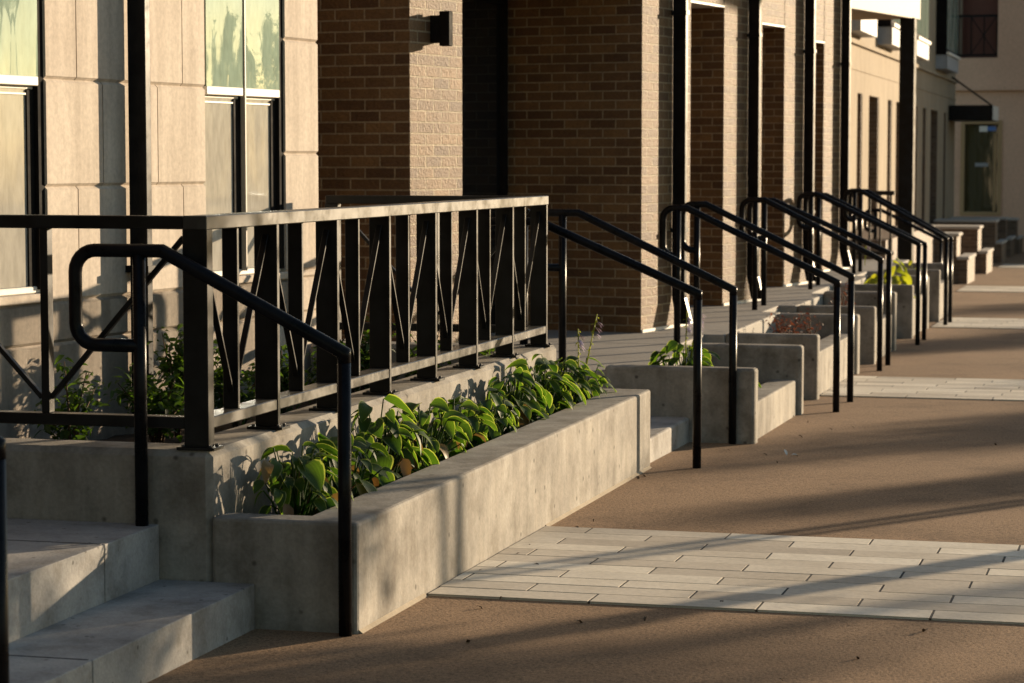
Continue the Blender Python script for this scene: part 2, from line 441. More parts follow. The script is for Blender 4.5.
mb = MB()
prev = 11.785
for (a, b, xf, nm) in STAIRS:
    if a > prev: mb.box(-6.0, -2.76, prev, a, -.6, .33)
    mb.box(-6.0, -3.05 if nm == 'second' else -2.90, a, b, -.6, .33)
    prev = b
mb.box(-6.0, -2.76, prev, 28.5, -.6, .33)
rel(mb.build('floor', M['porch'], None, .012, 2), po)

# ------------------------------------------------------------------ guard railing round the terrace
gr = empty('guard_railing', (-2.95,9.4,.567), label='black steel guard railing with V shaped braces around the shrub terrace', cat='railing')
def rp(mb, nm, bev=.003, mat='rail'): return rel(mb.build(nm, M[mat], None, bev, 1), gr)
ZT0, ZT1, ZB0, ZB1 = 1.277, 1.322, .634, .672
xs = -2.972                                  # axis of the long side
posts = [7.195, 7.818, 8.452, 9.083, 9.718, 10.356, 10.984, 11.64]
picks = [7.480, 8.110, 8.742, 9.380, 10.006, 10.630, 11.270]
mb = MB(); mb.box(-3.005, -2.922, 7.165, 11.665, ZT0, ZT1); rp(mb, 'top_rail', .003, 'rail_worn_sunlit')
mb = MB(); mb.box(-4.08, -3.0053, 7.167, 7.232, ZT0+.001, ZT1-.0012); rp(mb, 'top_rail')
mb = MB(); mb.box(-4.08, -3.0053, 11.60, 11.663, ZT0+.001, ZT1-.0012); rp(mb, 'top_rail')
def seg_rail(pts, axis):
    for a, b in pts:
        mb = MB()
        if axis == 'y': mb.box(-3.003, -2.926, a, b, ZB0, ZB1)
        yield mb
mb = MB()
for a, b in zip(posts, posts[1:]): mb.box(-3.003, -2.926, a+.0125, b-.0125, ZB0, ZB1)
rp(mb, 'bottom_rail', .003, 'rail_worn_sunlit')
mb = MB(); mb.box(-4.02, -3.006, 7.172, 7.228, ZB0, ZB1); rp(mb, 'bottom_rail')
mb = MB(); mb.box(-4.02, -3.006, 11.605, 11.658, ZB0, ZB1); rp(mb, 'bottom_rail')
def plate(x, y, wx=.13, wy=.085):
    mb = MB(); mb.box(x-wx/2, x+wx/2, y-wy/2, y+wy/2, .567, .577)
    o = rp(mb, 'base_plate', .001, 'rail')
    for sx in (-1, 1):
        for dy in (-.028, .028):
            b = MB(); b.tube([(x+sx*(wx/2-.018), y+dy, .577), (x+sx*(wx/2-.018), y+dy, .584)], .006, 6)
            bo = b.build('bolt', M['bolt']); bo.parent = o
for i, y in enumerate(posts):
    w = .024 if i else .05
    mb = MB(); mb.box(-3.008, -2.9235, y-w/2, y+w/2, .576, ZT0+.002)
    rp(mb, 'post', .002); plate(-2.963, y)
for y in picks:
    mb = MB(); mb.box(-2.993, -2.939, y-.009, y+.009, ZB1, ZT0+.002); rp(mb, 'picket', .002)
for i, y in enumerate(picks):
    for yp in (posts[i], posts[i+1]):
        s = 1 if yp > y else -1
        mb = MB(); mb.bar((xs+.008, yp-s*.014, ZT0-.035), (xs+.008, y+s*.011, ZB1+.055), .022, .008, (1,0,0)); rp(mb, 'brace', .001)
for yc in (7.2, 11.63):
    for x in (-4.05,):
        mb = MB(); mb.box(x-.035, x+.035, yc-.025, yc+.025, .576, ZT0+.002); rp(mb, 'post', .002); plate(x, yc)
    mb = MB(); mb.box(-3.514, -3.486, yc-.02, yc+.02, ZB1, ZT0+.002); rp(mb, 'picket', .002)
    for xp, s in ((-4.015, -1), (-3.012, 1)):
        mb = MB(); mb.bar((xp, yc-.006, ZT0-.025), (-3.5+s*.016, yc-.006, ZB1+.05), .020, .016, (0,1,0)); rp(mb, 'brace', .001)

# ------------------------------------------------------------------ handrails
def arc(c, r, a0, a1, n=6):
    return [(c[0]+r*math.cos(R(a0+(a1-a0)*i/n)), c[1]+r*math.sin(R(a0+(a1-a0)*i/n))) for i in range(n+1)]
def handrail(Y, xb, zk, xu, zu, xp, xl, label, zland=.33, r=.0215, drop=.305):
    g = gz(Y)
    h = empty('handrail', (xb, Y, g), label=label, cat='handrail', group='black pipe handrails on the steps')
    # rail: mitred knee at the bottom post, slope, level part, rounded return loop back to the upper post
    p = [(xb, g-.05), (xb, zk), (xu, zu)]
    rr = .07
    path = [(xu, zu), (xl+rr, zu)] + arc((xl+rr, zu-rr), rr, 90, 180)[1:] + arc((xl+rr, zu-drop+rr), rr, 180, 270) + [(xp, zu-drop)]
    mb = MB(); mb.tube([(x, Y, z) for x, z in [(xb, g-.03), (xb, zk)]], r, 14)
    rel(mb.build('lower_post', M['pipe']), h)
    mb = MB()
    # mitre the knee by starting the rail at the post top
    pts = [(xb, Y, zk-.004)] + [(x, Y, z) for x, z in path]
    pts = [(xb, Y, zk-.03), (xb, Y, zk)] + [(x, Y, z) for x, z in path]
    mb.tube(pts, r+.0006, 14)
    rel(mb.build('rail', M['pipe']), h)
    mb = MB(); mb.tube([(xp, Y, zland-.02), (xp, Y, zu-.012)], r, 14)
    rel(mb.build('upper_post', M['pipe']), h)
HR = [
 (7.105,-2.44,.897,-3.050,1.211,-3.130,-3.352,'black pipe handrail crossing in front of the guard railing, nearest full one'),
 (4.70,-2.410,.885,-3.0,1.205,-3.08,-3.31,'black pipe handrail cut off at the left edge of the photo'),
 (11.76,-2.18,.838,-2.995,1.19,-3.075,-3.30,'black pipe handrail standing off the far end of the hosta planter'),
 (12.955,-2.205,.795,-3.074,1.208,-3.165,-3.39,'black pipe handrail in front of the flowering hosta planter wall'),
 (15.06,-1.905,.735,-2.866,1.195,-2.925,-3.02,'black pipe handrail beside the planter with red leaved shrub, nearer of its pair'),
 (15.81,-1.908,.738,-2.878,1.205,-2.94,-3.04,'black pipe handrail beside the planter with red leaved shrub, farther of its pair'),
 (18.59,-2.02,.735,-2.92,1.19,-2.995,-3.10,'black pipe handrail beside the rust shrub planter, nearer of its pair'),
 (19.20,-2.02,.765,-2.947,1.177,-3.02,-3.14,'black pipe handrail beside the rust shrub planter, farther of its pair'),
 (21.71,-2.022,.75,-2.937,1.192,-2.99,-3.10,'black pipe handrail left of the yellow green leaves, nearer of its pair'),
 (22.43,-2.03,.722,-2.95,1.176,-3.017,-3.14,'black pipe handrail left of the yellow green leaves, farther of its pair'),
 (24.77,-2.027,.70,-2.91,1.188,-2.965,-3.055,'black pipe handrail next to the brick garden walls, nearer of the last pair'),
 (25.27,-2.021,.688,-2.896,1.177,-2.959,-3.07,'black pipe handrail next to the brick garden walls, farther of the last pair'),
]
for a in HR: handrail(*a)
handrail(29.0,-2.44,.55,-3.15,.90,-3.22,-3.34,'low black handrail far back in front of the brick garden walls',zland=.2,drop=.25)

# ------------------------------------------------------------------ houses
TH, THB = 8, 11        # the house fronts stand at a slight angle to the pavement
def wx(P0, x, y, th=None):            # local facade coordinates to world
    t = R(TH if th is None else th); return (P0[0]+x*math.cos(t)+y*math.sin(t), P0[1]-x*math.sin(t)+y*math.cos(t))
B0 = (-4.171, 11.753)        # free corner of the limestone front
A0 = (-4.017, 12.85)         # corner of the first brick pier
lh = empty('limestone_house', (*B0, 0), -R(TH), 'pale limestone house front with two tall sash windows at the left', 'house')
OPEN = [(-1.148,-.352),(-3.263,-2.468)]
def stones(y0, y1, z0, z1, mb, joints):
    cuts = [y0] + [j for j in joints if y0 < j < y1] + [y1]
    for a, b in zip(cuts, cuts[1:]):
        c = .0035; ch = .013
        A, Bq, z_0, z_1 = a+c if a != y0 else a, b-c if b != y1 else b, z0, z1
        # block with chamfered top and bottom arrises
        prof = [(-.08,z_0),(-ch,z_0),(0,z_0+ch),(0,z_1-ch),(-ch,z_1),(-.08,z_1)]
        v0 = [mb.bm.verts.new((x,A,z)) for x,z in prof]; v1 = [mb.bm.verts.new((x,Bq,z)) for x,z in prof]
        for i in range(len(prof)):
            j = (i+1) % len(prof); mb.face([v0[i], v0[j], v1[j], v1[i]])
        mb.face(list(reversed(v0))); mb.face(v1)
rows = [(-.3,.722,[-2.64,-1.82,-.95,-.45,-3.55]),(.722,.898,[-2.41,-1.985,-1.536,-1.09,-.65,-.205,-2.9,-3.4]),
        (.898,1.387,[-2.234,-1.352,-3.9]),(1.387,1.842,[-2.031,-1.574,-4.0]),(1.842,2.286,[-2.234,-1.352,-3.9]),(2.286,2.77,[-2.031,-1.574,-4.0]),(2.77,3.6,[-2.234,-1.352])]
mb = MB()
for z0, z1, js in rows:
    if z1 <= .9: stones(-3.7, -.0, z0, z1, mb, js)
    else:
        stones(-2.468, -1.148, z0, z1, mb, js); stones(-3.7, -3.263, z0, z1, mb, js)
for z0, z1 in ((.898,.938),(.938,1.533),(1.533,2.104),(2.104,2.68),(2.68,3.6)): stones(-.352, -.0, z0, z1, mb, [])
mb.build('stone_wall', M['limestone'], lh)
mb = MB()
for a, b in ((-3.7,-3.263),(-2.468,-1.148),(-.352,-.003)): mb.box(-.4, -.016, a+.002, b-.002, .89, 6)
mb.box(-.4, -.017, -3.7, -.004, -.3, .889); mb.box(-.4, -.018, -3.69, -.01, 2.9, 9)
mb.build('backing_wall', M['limestone'], lh)
mb = MB(); mb.box(-5.0, -.401, -.35, -.006, -.3, 9); mb.box(-.4, -.082, -.0045, .012, -.3, 9); mb.box(-.4, -.002, -24, -3.702, -.3, 9); mb.build('unseen_dark_wall', M['low_bounce_brick'], lh)  # out of view, added in dark brick to cut bounced light and reflections
for (a, b) in OPEN:
    w = MB(); mid = (a+b)/2
    # frame round the opening
    w.box(-.20, -.045, a, a+.03, .955, 2.9); w.box(-.20, -.012, b-.045, b, .955, 2.9); w.box(-.20, -.03, mid-.020, mid+.008, .955, 2.9)
    w.box(-.20, -.045, a, b, 2.86, 2.9)
    f = w.build('window', M['dark_frame'], lh, .002, 1)
    m2 = MB(); m2.box(-.03, -.004, mid-.005, mid+.005, .96, 2.9); m2.build('mullion', M['mullion'], f)
    for p, q in ((a+.03, mid-.020), (mid+.008, b-.045)):
        g = MB(); g.box(-.014, -.008, p, q, 1.85, 2.87); g.build('pane', M['glass_hi'], f)
        g = MB(); g.box(-.044, -.038, p, q-.052, .97, 1.80); g.build('screen_pane', M['glass_lo'], f)
        g = MB(); g.box(-.085, -.006, p, q, 1.810, 1.85); g.box(-.16, -.034, p, q, 1.795, 1.8095)
        g.build('meeting_rail', M['white_trim'], f, .003, 1)
        g = MB(); g.box(-.048, -.030, q-.052, q, .97, 1.793); g.build('sash_stile', M['dark_frame'], f)
        g = MB(); g.box(-.0375, -.032, p, q-.054, 1.772, 1.78); g.build('screen_edge', M['white_trim'], f)
    s = MB(); s.box(-.2, .012, a-.02, b+.02, .901, .938); s.build('sill', M['limestone'], f, .005, 1)
    s = MB(); s.box(-.2, -.028, a+.005, b-.005, .939, .968); s.build('bottom_rail', M['white_trim'], f, .004, 1)
def downspout(parent, y, xo=.062, w=.05, dp=.052, zshoe=.55, ztop=6.0, zbot=.36):
    mb = MB()
    for (p, q) in (((xo, zshoe), (xo, ztop)),):
        mb.box(xo-dp, xo+dp, y-w/2, y+w/2, zshoe, ztop)
    # kicked-out shoe
    v = []
    for x, z in ((xo-dp, zshoe), (xo+dp, zshoe), (xo+dp+.05, zbot), (xo-dp+.04, zbot)):
        v.append((mb.bm.verts.new((x, y-w/2, z)), mb.bm.verts.new((x, y+w/2, z))))
    for i in range(4):
        j = (i+1) % 4; mb.face([v[i][0], v[j][0], v[j][1], v[i][1]])
    mb.face([q[0] for q in v]); mb.face([q[1] for q in reversed(v)])
    d = mb.build('downspout', M['black'], parent, .006, 2)
    for z in (1.0, 2.5, 4.0):
        s = MB(); s.box(0, xo+.055, y-w/2-.006, y+w/2+.006, z, z+.03); s.build('strap', M['black'], d)
downspout(lh, -1.832, .064, .05, .045, zshoe=.36, zbot=.26)

def door(parent, y0, y1, x):
    d = MB()
    d.box(x, x+.05, y0, y0+.06, .33, 2.62); d.box(x, x+.05, y1-.06, y1, .33, 2.62); d.box(x, x+.05, y0, y1, 2.56, 2.62)
    ym = (y0+y1)/2+.18
    d.box(x, x+.05, ym-.04, ym+.04, .33, 2.56); d.box(x, x+.05, y0+.06, y1-.06, .33, .5)
    o = d.build('door', M['dark_frame'], parent, .003, 1)
    g = MB(); g.box(x+.012, x+.02, y0+.06, y1-.06, .5, 2.56); g.build('pane', M['glass_dark'], o)
    h = MB(); h.tube([(x+.05, ym-.10, 1.25), (x+.10, ym-.10, 1.25), (x+.10, ym-.10, 1.55), (x+.05, ym-.10, 1.55)], .009, 8); h.build('handle', M['steel'], o)
ORI = [A0, (-3.339,15.913), (-3.328,19.04), (-3.293,22.044), (-3.335,25.10)]
BL = ['brown brick house front nearest the camera, with the wall lamp on its sunlit pier',
      'brown brick house front with a broad dark pier behind the flowering hosta stalks',
      'brown brick house front with its downspout behind the red shrub planter handrails',
      'brown brick house front second from the far end, dark pier under the cream canopy edge',
      'farthest brown brick house front, beside the cream canopy']
houses = []
for k, (P0, lab) in enumerate(zip(ORI, BL)):
    h = empty('brick_townhouse', (*P0, .33), -R(THB), lab, 'house', 'brown brick house fronts')
    houses.append(h)
    hz = Vector((0,0,-.33))
    def part(mb, nm, mat, bev=0):
        o = mb.build(nm, M[mat], h, bev, 1); o.location = hz; return o
    if k == 0: px, pl_, x0 = 0, .64, -2.2
    else: px, pl_, x0 = 0, .88, -1.0
    mb = MB(); mb.box(x0, px, 0, pl_, -.4, 6.2); part(mb, 'pier', 'brick')
    mb = MB(); mb.box(px, px+.012, .005, pl_, .331, .352); part(mb, 'flashing', 'white_trim')
    if k:
        if k == 1: y0 = -2.49
        else: y0 = -2.187
        mb = MB(); mb.box(-.3, -.003, y0, -.003, 2.725, 6.2); part(mb, 'lintel_wall', 'brick')
        mb = MB(); mb.box(-.30, .004, y0, -.004, 2.710, 2.724); part(mb, 'lintel_angle', 'white_trim')
        mb = MB(); mb.box(-1.3, -1.0, y0-.9, -.003, -.4, 6.2); part(mb, 'recess_wall', 'brick')
        d = MB()
    if k:
        # downspout on the far half of the pier
        hh = empty('x') ; bpy.data.objects.remove(hh)
        n0 = len(bpy.data.objects)
        before = set(bpy.data.objects)
        downspout(h, .545, xo=.057, w=.05, dp=.048)
        door(h, y0+.12, -.15, -.98)
        for o in set(bpy.data.objects)-before:
            if o.parent == h: o.location = hz
wl = empty('wall_lamp', (*wx(A0, 0, .27, THB), 2.24), -R(THB), 'small black box lamp fixed high on the sunlit brick pier', 'wall lamp')
mb = MB(); mb.box(0, .062, -.03, .035, -.078, .075); mb.build('bracket', M['dark_frame'], wl, .003, 1)
mb = MB(); mb.box(.058, .122, -.03, .02, -.098, .098); mb.build('lamp_body', M['dark_frame'], wl, .004, 1)

# ------------------------------------------------------------------ far canopy, far houses
cn = empty('porch_canopy', (-2.9,29.4,.33), label='cream edged flat porch canopy on one thick black column', cat='canopy')
def cb(pts, z0, z1, nm, mat):
    mb = MB(); lo = [mb.bm.verts.new((x,y,z0)) for x,y in pts]; hi = [mb.bm.verts.new((x,y,z1)) for x,y in pts]
    mb.face(list(reversed(lo))); mb.face(hi)
    for i in range(len(pts)):
        j = (i+1) % len(pts); mb.face([lo[i], lo[j], hi[j], hi[i]])
    return rel(mb.build(nm, M[mat], None, .004, 1), cn)
cb([(-2.76,29.5),(-3.55,26.0),(-3.61,26.0),(-2.82,29.5)], 3.19, 3.75, 'fascia', 'cream_panel')
cb([(-2.822,29.52),(-3.612,26.0),(-4.4,26.0),(-4.4,29.52)], 3.2, 3.3, 'soffit', 'soffit')
cb([(-2.822,29.52),(-3.612,26.0),(-4.4,26.0),(-4.4,29.52)], 3.301, 3.74, 'roof', 'cream_panel')
cb([(-2.80,29.2),(-2.975,29.2),(-2.975,29.46),(-2.80,29.46)], -.3, 3.2, 'column', 'black')

fh = empty('far_limestone_house', (-3.95,39,0), label='distant pale stone house front with narrow dark openings and projecting bays', cat='house')
def fb(mb, nm, mat, bev=0): return rel(mb.build(nm, M[mat], None, bev, 1), fh)
XF = -3.95
ops = [(33.2,33.8),(34.6,35.9),(37.1,37.7),(38.35,39.3),(40.6,41.9),(42.9,43.5),(44.45,45.95),(47.3,47.8)]
mb = MB(); y = 27.6
for a, b in ops + [(50.0,50.0)]:
    mb.box(XF-.5, XF, y, a, -.6, 2.42); y = b
mb.box(XF-.5, XF, 27.6, 50.0, 2.42, 3.06); mb.box(XF-.5, XF, 27.6, 50.0, 3.12, 7.0)
fb(mb, 'stone_wall', 'far_stone')
mb = MB(); mb.box(XF-.5, XF+.05, 27.6, 50.03, 3.06, 3.12); mb.box(XF-.02, XF+.012, 27.6, 50.01, 2.72, 2.745); fb(mb, 'cornice', 'far_stone')
for a, b in ops:
    mb = MB(); mb.box(XF-.48, XF-.3, a, b, -.6, 2.42); fb(mb, 'opening', 'far_brick')
    mb = MB(); mb.box(XF-.3, XF-.01, b-.06, b+.0, .3, 2.415); fb(mb, 'brick_jamb', 'far_brick')
for a, b in ((31.7,33.6),(35.6,37.75),(39.4,41.5),(45.3,47.9)):
    mb = MB(); mb.box(XF, XF+.20, a, b, 3.45, 6.2); o = fb(mb, 'bay_window', 'dark_frame')
    def ob(mb, nm, mat):
        c = mb.build(nm, M[mat]); c.parent = o
    mb = MB(); mb.box(XF+.0, XF+.20, a+.02, b-.02, 3.19, 3.449); mb.box(XF+.2, XF+.215, a, b, 3.19, 3.44); ob(mb, 'panel', 'white_panel')
    mb = MB()
    for i in range(3): mb.box(XF+.201, XF+.208, a+.06+i*(b-a)/3, a-.02+(i+1)*(b-a)/3, 3.55, 6.1)
    ob(mb, 'pane', 'glass_hi')
    mb = MB(); mb.box(XF+.2, XF+.25, a-.02, b+.02, 3.45, 3.50); ob(mb, 'sill', 'white_trim')

ec = empty('entrance_canopy', (-3.95,49,2.5), label='small black flat entrance canopy hung on a tie rod at the far end', cat='canopy')
mb = MB(); mb.box(-3.94, -3.09, 48.3, 49.9, 2.28, 2.58); rel(mb.build('slab', M['black'], None, .01, 1), ec)
mb = MB(); mb.box(-3.088, -3.07, 48.32, 49.88, 2.29, 2.57); rel(mb.build('sunlit_end', M['white_trim'], None), ec)  # end of the black slab, coloured white for the sun falling on it
mb = MB(); mb.tube([(-3.90,48.4,3.14),(-3.11,48.4,2.57)], .018, 8); rel(mb.build('tie_rod', M['black']), ec)

eb = empty('stucco_building', (-3.2,52,0), label='brown stucco building closing the view at the far end, with a framed ground floor window', cat='building')
def ebp(mb, nm, mat, bev=0, p=None):
    o = mb.build(nm, M[mat], None, bev, 1)
    if p is None: return rel(o, eb)
    o.parent = p; return o
Y0 = 52.0
mb = MB()
mb.box(-9, -3.98, Y0, Y0+.5, -.6, 3.66); mb.box(-3.12, 3.5, Y0, Y0+.5, -.6, 3.66); mb.box(-3.98, -3.12, Y0, Y0+.5, -.6, .33); mb.box(-3.98, -3.12, Y0, Y0+.5, 2.34, 3.66)
mb.box(-9, -4.12, Y0, Y0+.5, 3.66, 9); mb.box(-3.24, 3.5, Y0, Y0+.5, 3.66, 9); mb.box(-4.12, -3.24, Y0, Y0+.5, 6.0, 9)
ebp(mb, 'wall', 'stucco')
mb = MB(); mb.box(-9, 3.52, Y0-.10, Y0-.002, 2.97, 3.06); mb.box(-9, 3.52, Y0-.05, Y0-.003, 3.06, 3.12); ebp(mb, 'string_course', 'stucco')
mb = MB(); mb.box(-4.12, -3.24, Y0+.45, Y0+.9, 3.5, 6.1); ebp(mb, 'balcony_back', 'red_wall')
mb = MB(); mb.box(-4.05, -4.0, Y0+.15, Y0+.2, 3.66, 6); ebp(mb, 'balcony_post', 'cream_panel')
mb = MB()
mb.box(-4.12, -3.24, Y0+.02, Y0+.06, 4.52, 4.57); mb.box(-4.12, -3.24, Y0+.02, Y0+.06, 3.70, 3.74)
for i in range(4):
    x = -4.08+i*.27; mb.box(x, x+.025, Y0+.025, Y0+.05, 3.74, 4.52)
mb.bar((-3.8,Y0+.04,3.74), (-3.28,Y0+.04,4.52), .02, .02, (0,1,0)); mb.bar((-3.28,Y0+.045,3.74), (-3.8,Y0+.045,4.52), .02, .02, (0,1,0))
ebp(mb, 'balcony_railing', 'black')
mb = MB(); mb.box(-3.98, -3.90, Y0-.03, Y0+.1, .33, 2.34); mb.box(-3.20, -3.12, Y0-.03, Y0+.1, .33, 2.34); mb.box(-3.90, -3.20, Y0-.03, Y0+.1, 2.26, 2.34); mb.box(-3.90, -3.20, Y0-.03, Y0+.1, .33, .40)
wf = ebp(mb, 'window', 'wood_frame', .005)
mb = MB(); mb.box(-3.90, -3.20, Y0+.05, Y0+.07, .40, 2.26); ebp(mb, 'pane', 'glass_far', 0, wf)
mb = MB(); mb.box(-3.60, -3.43, Y0+.04, Y0+.048, 2.10, 2.22); ebp(mb, 'paper_sign', 'white_trim', 0, wf)
mb = MB(); mb.box(-3.428, -3.25, Y0+.04, Y0+.048, 2.12, 2.21); ebp(mb, 'blue_sign', 'blue', 0, wf)
mb = MB(); mb.box(-3.68, -3.40, Y0+.04, Y0+.048, 1.36, 1.44); ebp(mb, 'paper_sign', 'grey_sign', 0, wf)
mb = MB(); mb.box(-3.30, -3.24, Y0+.035, Y0+.05, .42, 2.05); ebp(mb, 'glazing_bar', 'wood_frame', 0, wf)

# brick garden walls in front of the far houses
GW = [(35.3,36.0,-2.74,.44,-2.585,.09),(39.5,40.3,-2.73,.43,-2.59,.02),(45.0,45.8,-2.80,.40,-2.68,-.01),(48.6,49.2,-2.82,.36,-2.72,-.05),(50.6,51.2,-2.72,.30,-2.66,-.1)]
GL = ['nearest brick garden wall with pale stone cap, right behind the last handrails','second brick garden wall with pale stone cap beyond the handrails',
      'third brick garden wall with pale stone cap, in the middle of the five','fourth brick garden wall with pale stone cap toward the far end','last brick garden wall with pale stone cap beside the stucco building']
for (a, b, x1, zt, x2, zl), lab in zip(GW, GL):
    g = empty('garden_wall', (x1,(a+b)/2,gz(a)), label=lab, cat='garden wall', group='brick garden walls')
    mb = MB(); mb.box(-3.9, x1, a, b, gz(b)-.2, zt-.05); rel(mb.build('wall', M['far_brick']), g)
    mb = MB(); mb.box(-3.92, x1+.03, a-.02, b+.02, zt-.05, zt); rel(mb.build('cap', M['kerb'], None, .01, 1), g)
    mb = MB(); mb.box(x1+.001, x2, a+.05, a+1.5, gz(a+3)-.2, zl-.04); rel(mb.build('low_wall', M['far_brick']), g)
    mb = MB(); mb.box(x1+.001, x2+.02, a+.03, a+1.52, zl-.04, zl+.01); rel(mb.build('low_cap', M['kerb'], None, .008, 1), g)
tf = empty('terrace_front', (-3.2,32,0), label='low brown brick terrace front behind the last handrails', cat='garden wall')
mb = MB(); mb.box(-3.9, -3.05, 28.6, 35.2, -.6, .55); rel(mb.build('wall', M['far_brick']), tf)

pg = empty('picket_railing', (-3.4,27.6,.33), label='short black picket railing on the porch behind the farthest handrails', cat='railing')
mb = MB(); mb.box(-3.9, -2.85, 27.58, 27.62, 1.10, 1.15); rel(mb.build('top_rail', M['rail']), pg)
mb = MB(); mb.box(-3.9, -2.85, 27.58, 27.62, .42, .46); rel(mb.build('bottom_rail', M['rail']), pg)
for i in range(9):
    mb = MB(); x = -3.86+i*.12; mb.box(x, x+.022, 27.59, 27.612, .46, 1.10); rel(mb.build('picket', M['rail']), pg)

# ------------------------------------------------------------------ plants
def leaf(mb, base, dirv, length, width, droop, rnd, mi=0, nu=4, nv=7, fold=.25, up=Vector((0,0,1)), roll=0):
    """one ovate leaf as a curved sheet; uv.x runs -1..1 across it"""
    d = Vector(dirv).normalized(); side = d.cross(up)
    if side.length < 1e-3: side = Vector((1,0,0))
    side.normalize(); nrm = side.cross(d)
    if roll:
        q = Matrix.Rotation(roll, 3, d); side = q @ side; nrm = q @ nrm
    grid = []; p = Vector(base); cur = d.copy(); seg = length/nv
    wavy = rnd.uniform(0, 6.28)
    for j in range(nv+1):
        t = j/nv
        w = width*.5*max(.02, 1.95*(t**.55)*((1-t)**.85)*(1-.12*t)) if 0 < t < 1 else width*.01
        row = []
        for i in range(nu+1):
            u = -1+2*i/nu
            off = side*(u*w) + nrm*(abs(u)**1.5*w*fold + math.sin(wavy+t*7+u*2)*w*.07)
            row.append((mb.bm.verts.new(p+off), (u, t)))
        grid.append(row)
        cur = (cur - nrm*0 + Vector((0,0,-1))*droop/nv).normalized()
        side2 = cur.cross(nrm.cross(cur)) 
        nrm = side.cross(cur).normalized()
        p = p + cur*seg
    for j in range(nv):
        for i in range(nu):
            q = [grid[j][i], grid[j][i+1], grid[j+1][i+1], grid[j+1][i]]
            mb.face([a[0] for a in q], [a[1] for a in q], mi, True)

def hosta(loc, n, size, seed, label, group, brown=.08, stalks=0, mats=None, spread=1.0, stalk_h=.30, dome=(.17,.25,.27)):
    """a mound of overlapping leaves: every leaf sits on a dome, on a petiole from the crown, and droops outwards"""
    rnd = random.Random(seed)
    h = empty('hosta_plant', loc, 0, label, 'plant', group)
    mb = MB(); mb.recalc = False
    rx, ry, rz = dome
    for k in range(n):
        az = k*2.39996+rnd.uniform(-.4,.4); f = (k+.5)/n
        pol = R(8+82*f**.75+rnd.uniform(-8,8)); q = rnd.uniform(.68,1.04)
        e = Vector((math.cos(az)*math.sin(pol)*rx*q, math.sin(az)*math.sin(pol)*ry*q, .02+math.cos(pol)*rz*q*rnd.uniform(.85,1.12)))
        b0 = Vector((e.x*.25+rnd.uniform(-.02,.02), e.y*.35+rnd.uniform(-.03,.03), 0))
        mi = 1 if rnd.random() < brown*(.95 if f > .6 else .3) else 0
        out = Vector((math.cos(az)+rnd.uniform(-.55,.55), math.sin(az)+rnd.uniform(-.55,.55), rnd.uniform(-.25,.75)-.9*f)).normalized()
        s = size*rnd.choice((.6,.8,.95,1.1,1.3))*rnd.uniform(.9,1.1)*(.85 if mi else 1)
        tip = Vector(loc)+e+out*s
        if loc[0] < -2.6 and tip.x > -2.40: continue
        if loc[0] < -2.6 and tip.x > -2.57 and tip.z < .375: continue
        if loc[0] < -2.6 and (tip.y < 7.22 or tip.x < -2.895 or tip.y > 11.62): continue
        if tip.z < loc[2]+.015: continue
        mid = b0.lerp(e, .55)+Vector((0,0,.025))
        mb.tube([b0, mid, e], .003, 5, False, [.0042,.0036,.0024], mi)
        leaf(mb, e, out, s, s*rnd.uniform(.62,.84), (2.6 if mi else rnd.uniform(.8,2.0)), rnd, mi, roll=rnd.uniform(-.75,.75))
    mb.build('leaves', mats or [M['hosta'], M['hosta_brown']], h)
    for s in range(stalks):
        az = rnd.uniform(0,6.28); tip = Vector((.07*math.cos(az)+.03, .07*math.sin(az), stalk_h*rnd.uniform(.85,1.15)))
        sm = MB(); sm.tube([(0,0,.05), tip*.5+Vector((0,0,.03)), tip], .004, 5, True, [.0045,.004,.003])
        so = sm.build('flower_stalk', M['yellow_leaf'], h)
        fm = MB(); fm.recalc = False
        for i in range(12):
            t = .55+.45*i/12; p = tip*t+Vector((0,0,.03*(1-t)*2)); a = i*2.4
            dd = Vector((math.cos(a), math.sin(a), -.2+.5*(i > 8)))
            leaf(fm, p, dd, .03 if i > 6 else .02, .012, 1.0, rnd, 0, 2, 3)
        fm.build('buds', M['yellow_leaf'], so)
        fm = MB(); fm.recalc = False
        for i in range(3):
            a = rnd.uniform(-.8,.8); p = tip*(.93-.06*i)
            for q in range(5):
                leaf(fm, p, Vector((math.cos(a)+.25*math.cos(q*1.25), math.sin(a)+.25*math.sin(q*1.25), -.45+.2*math.sin(q*2))), .05, .014, .6, rnd, 0, 2, 3)
        fm.build('blossoms', M['flower'], so)
    return h
HG = 'hostas in the long planter'
hosta((-2.75,7.50,.27), 81, 0.108, 11, 'hosta with curled brown leaves at the near corner of the long planter', HG, .40, dome=(.15,.24,0.27))
hosta((-2.74,7.92,.27), 78, 0.099, 12, 'dark hosta right behind the near handrail post', HG, .22, dome=(.16,.24,0.26))
hosta((-2.76,8.40,.27), 109, 0.113, 13, 'large upright hosta just right of the near handrail post', HG, .12, dome=(.16,.27,0.34))
hosta((-2.73,8.90,.27), 86, 0.099, 14, 'hosta with yellowed drooping leaves over the planter edge', HG, .22, dome=(.16,.25,0.27))
hosta((-2.75,9.36,.27), 86, 0.104, 15, 'hosta with a dry seed stalk in front of the terrace wall', HG, .06, dome=(.16,.25,.25))
hosta((-2.74,9.82,.27), 86, 0.108, 16, 'low hosta in the middle of the long planter', HG, .05, dome=(.16,.26,.22))
hosta((-2.76,10.30,.27), 104, 0.117, 17, 'hosta with one leaf lifted high against the terrace wall', HG, .03, dome=(.16,.26,.28))
hosta((-2.74,10.76,.27), 91, 0.113, 18, 'bright hosta glowing in the sun near the far planter end', HG, .03, dome=(.16,.26,.27))
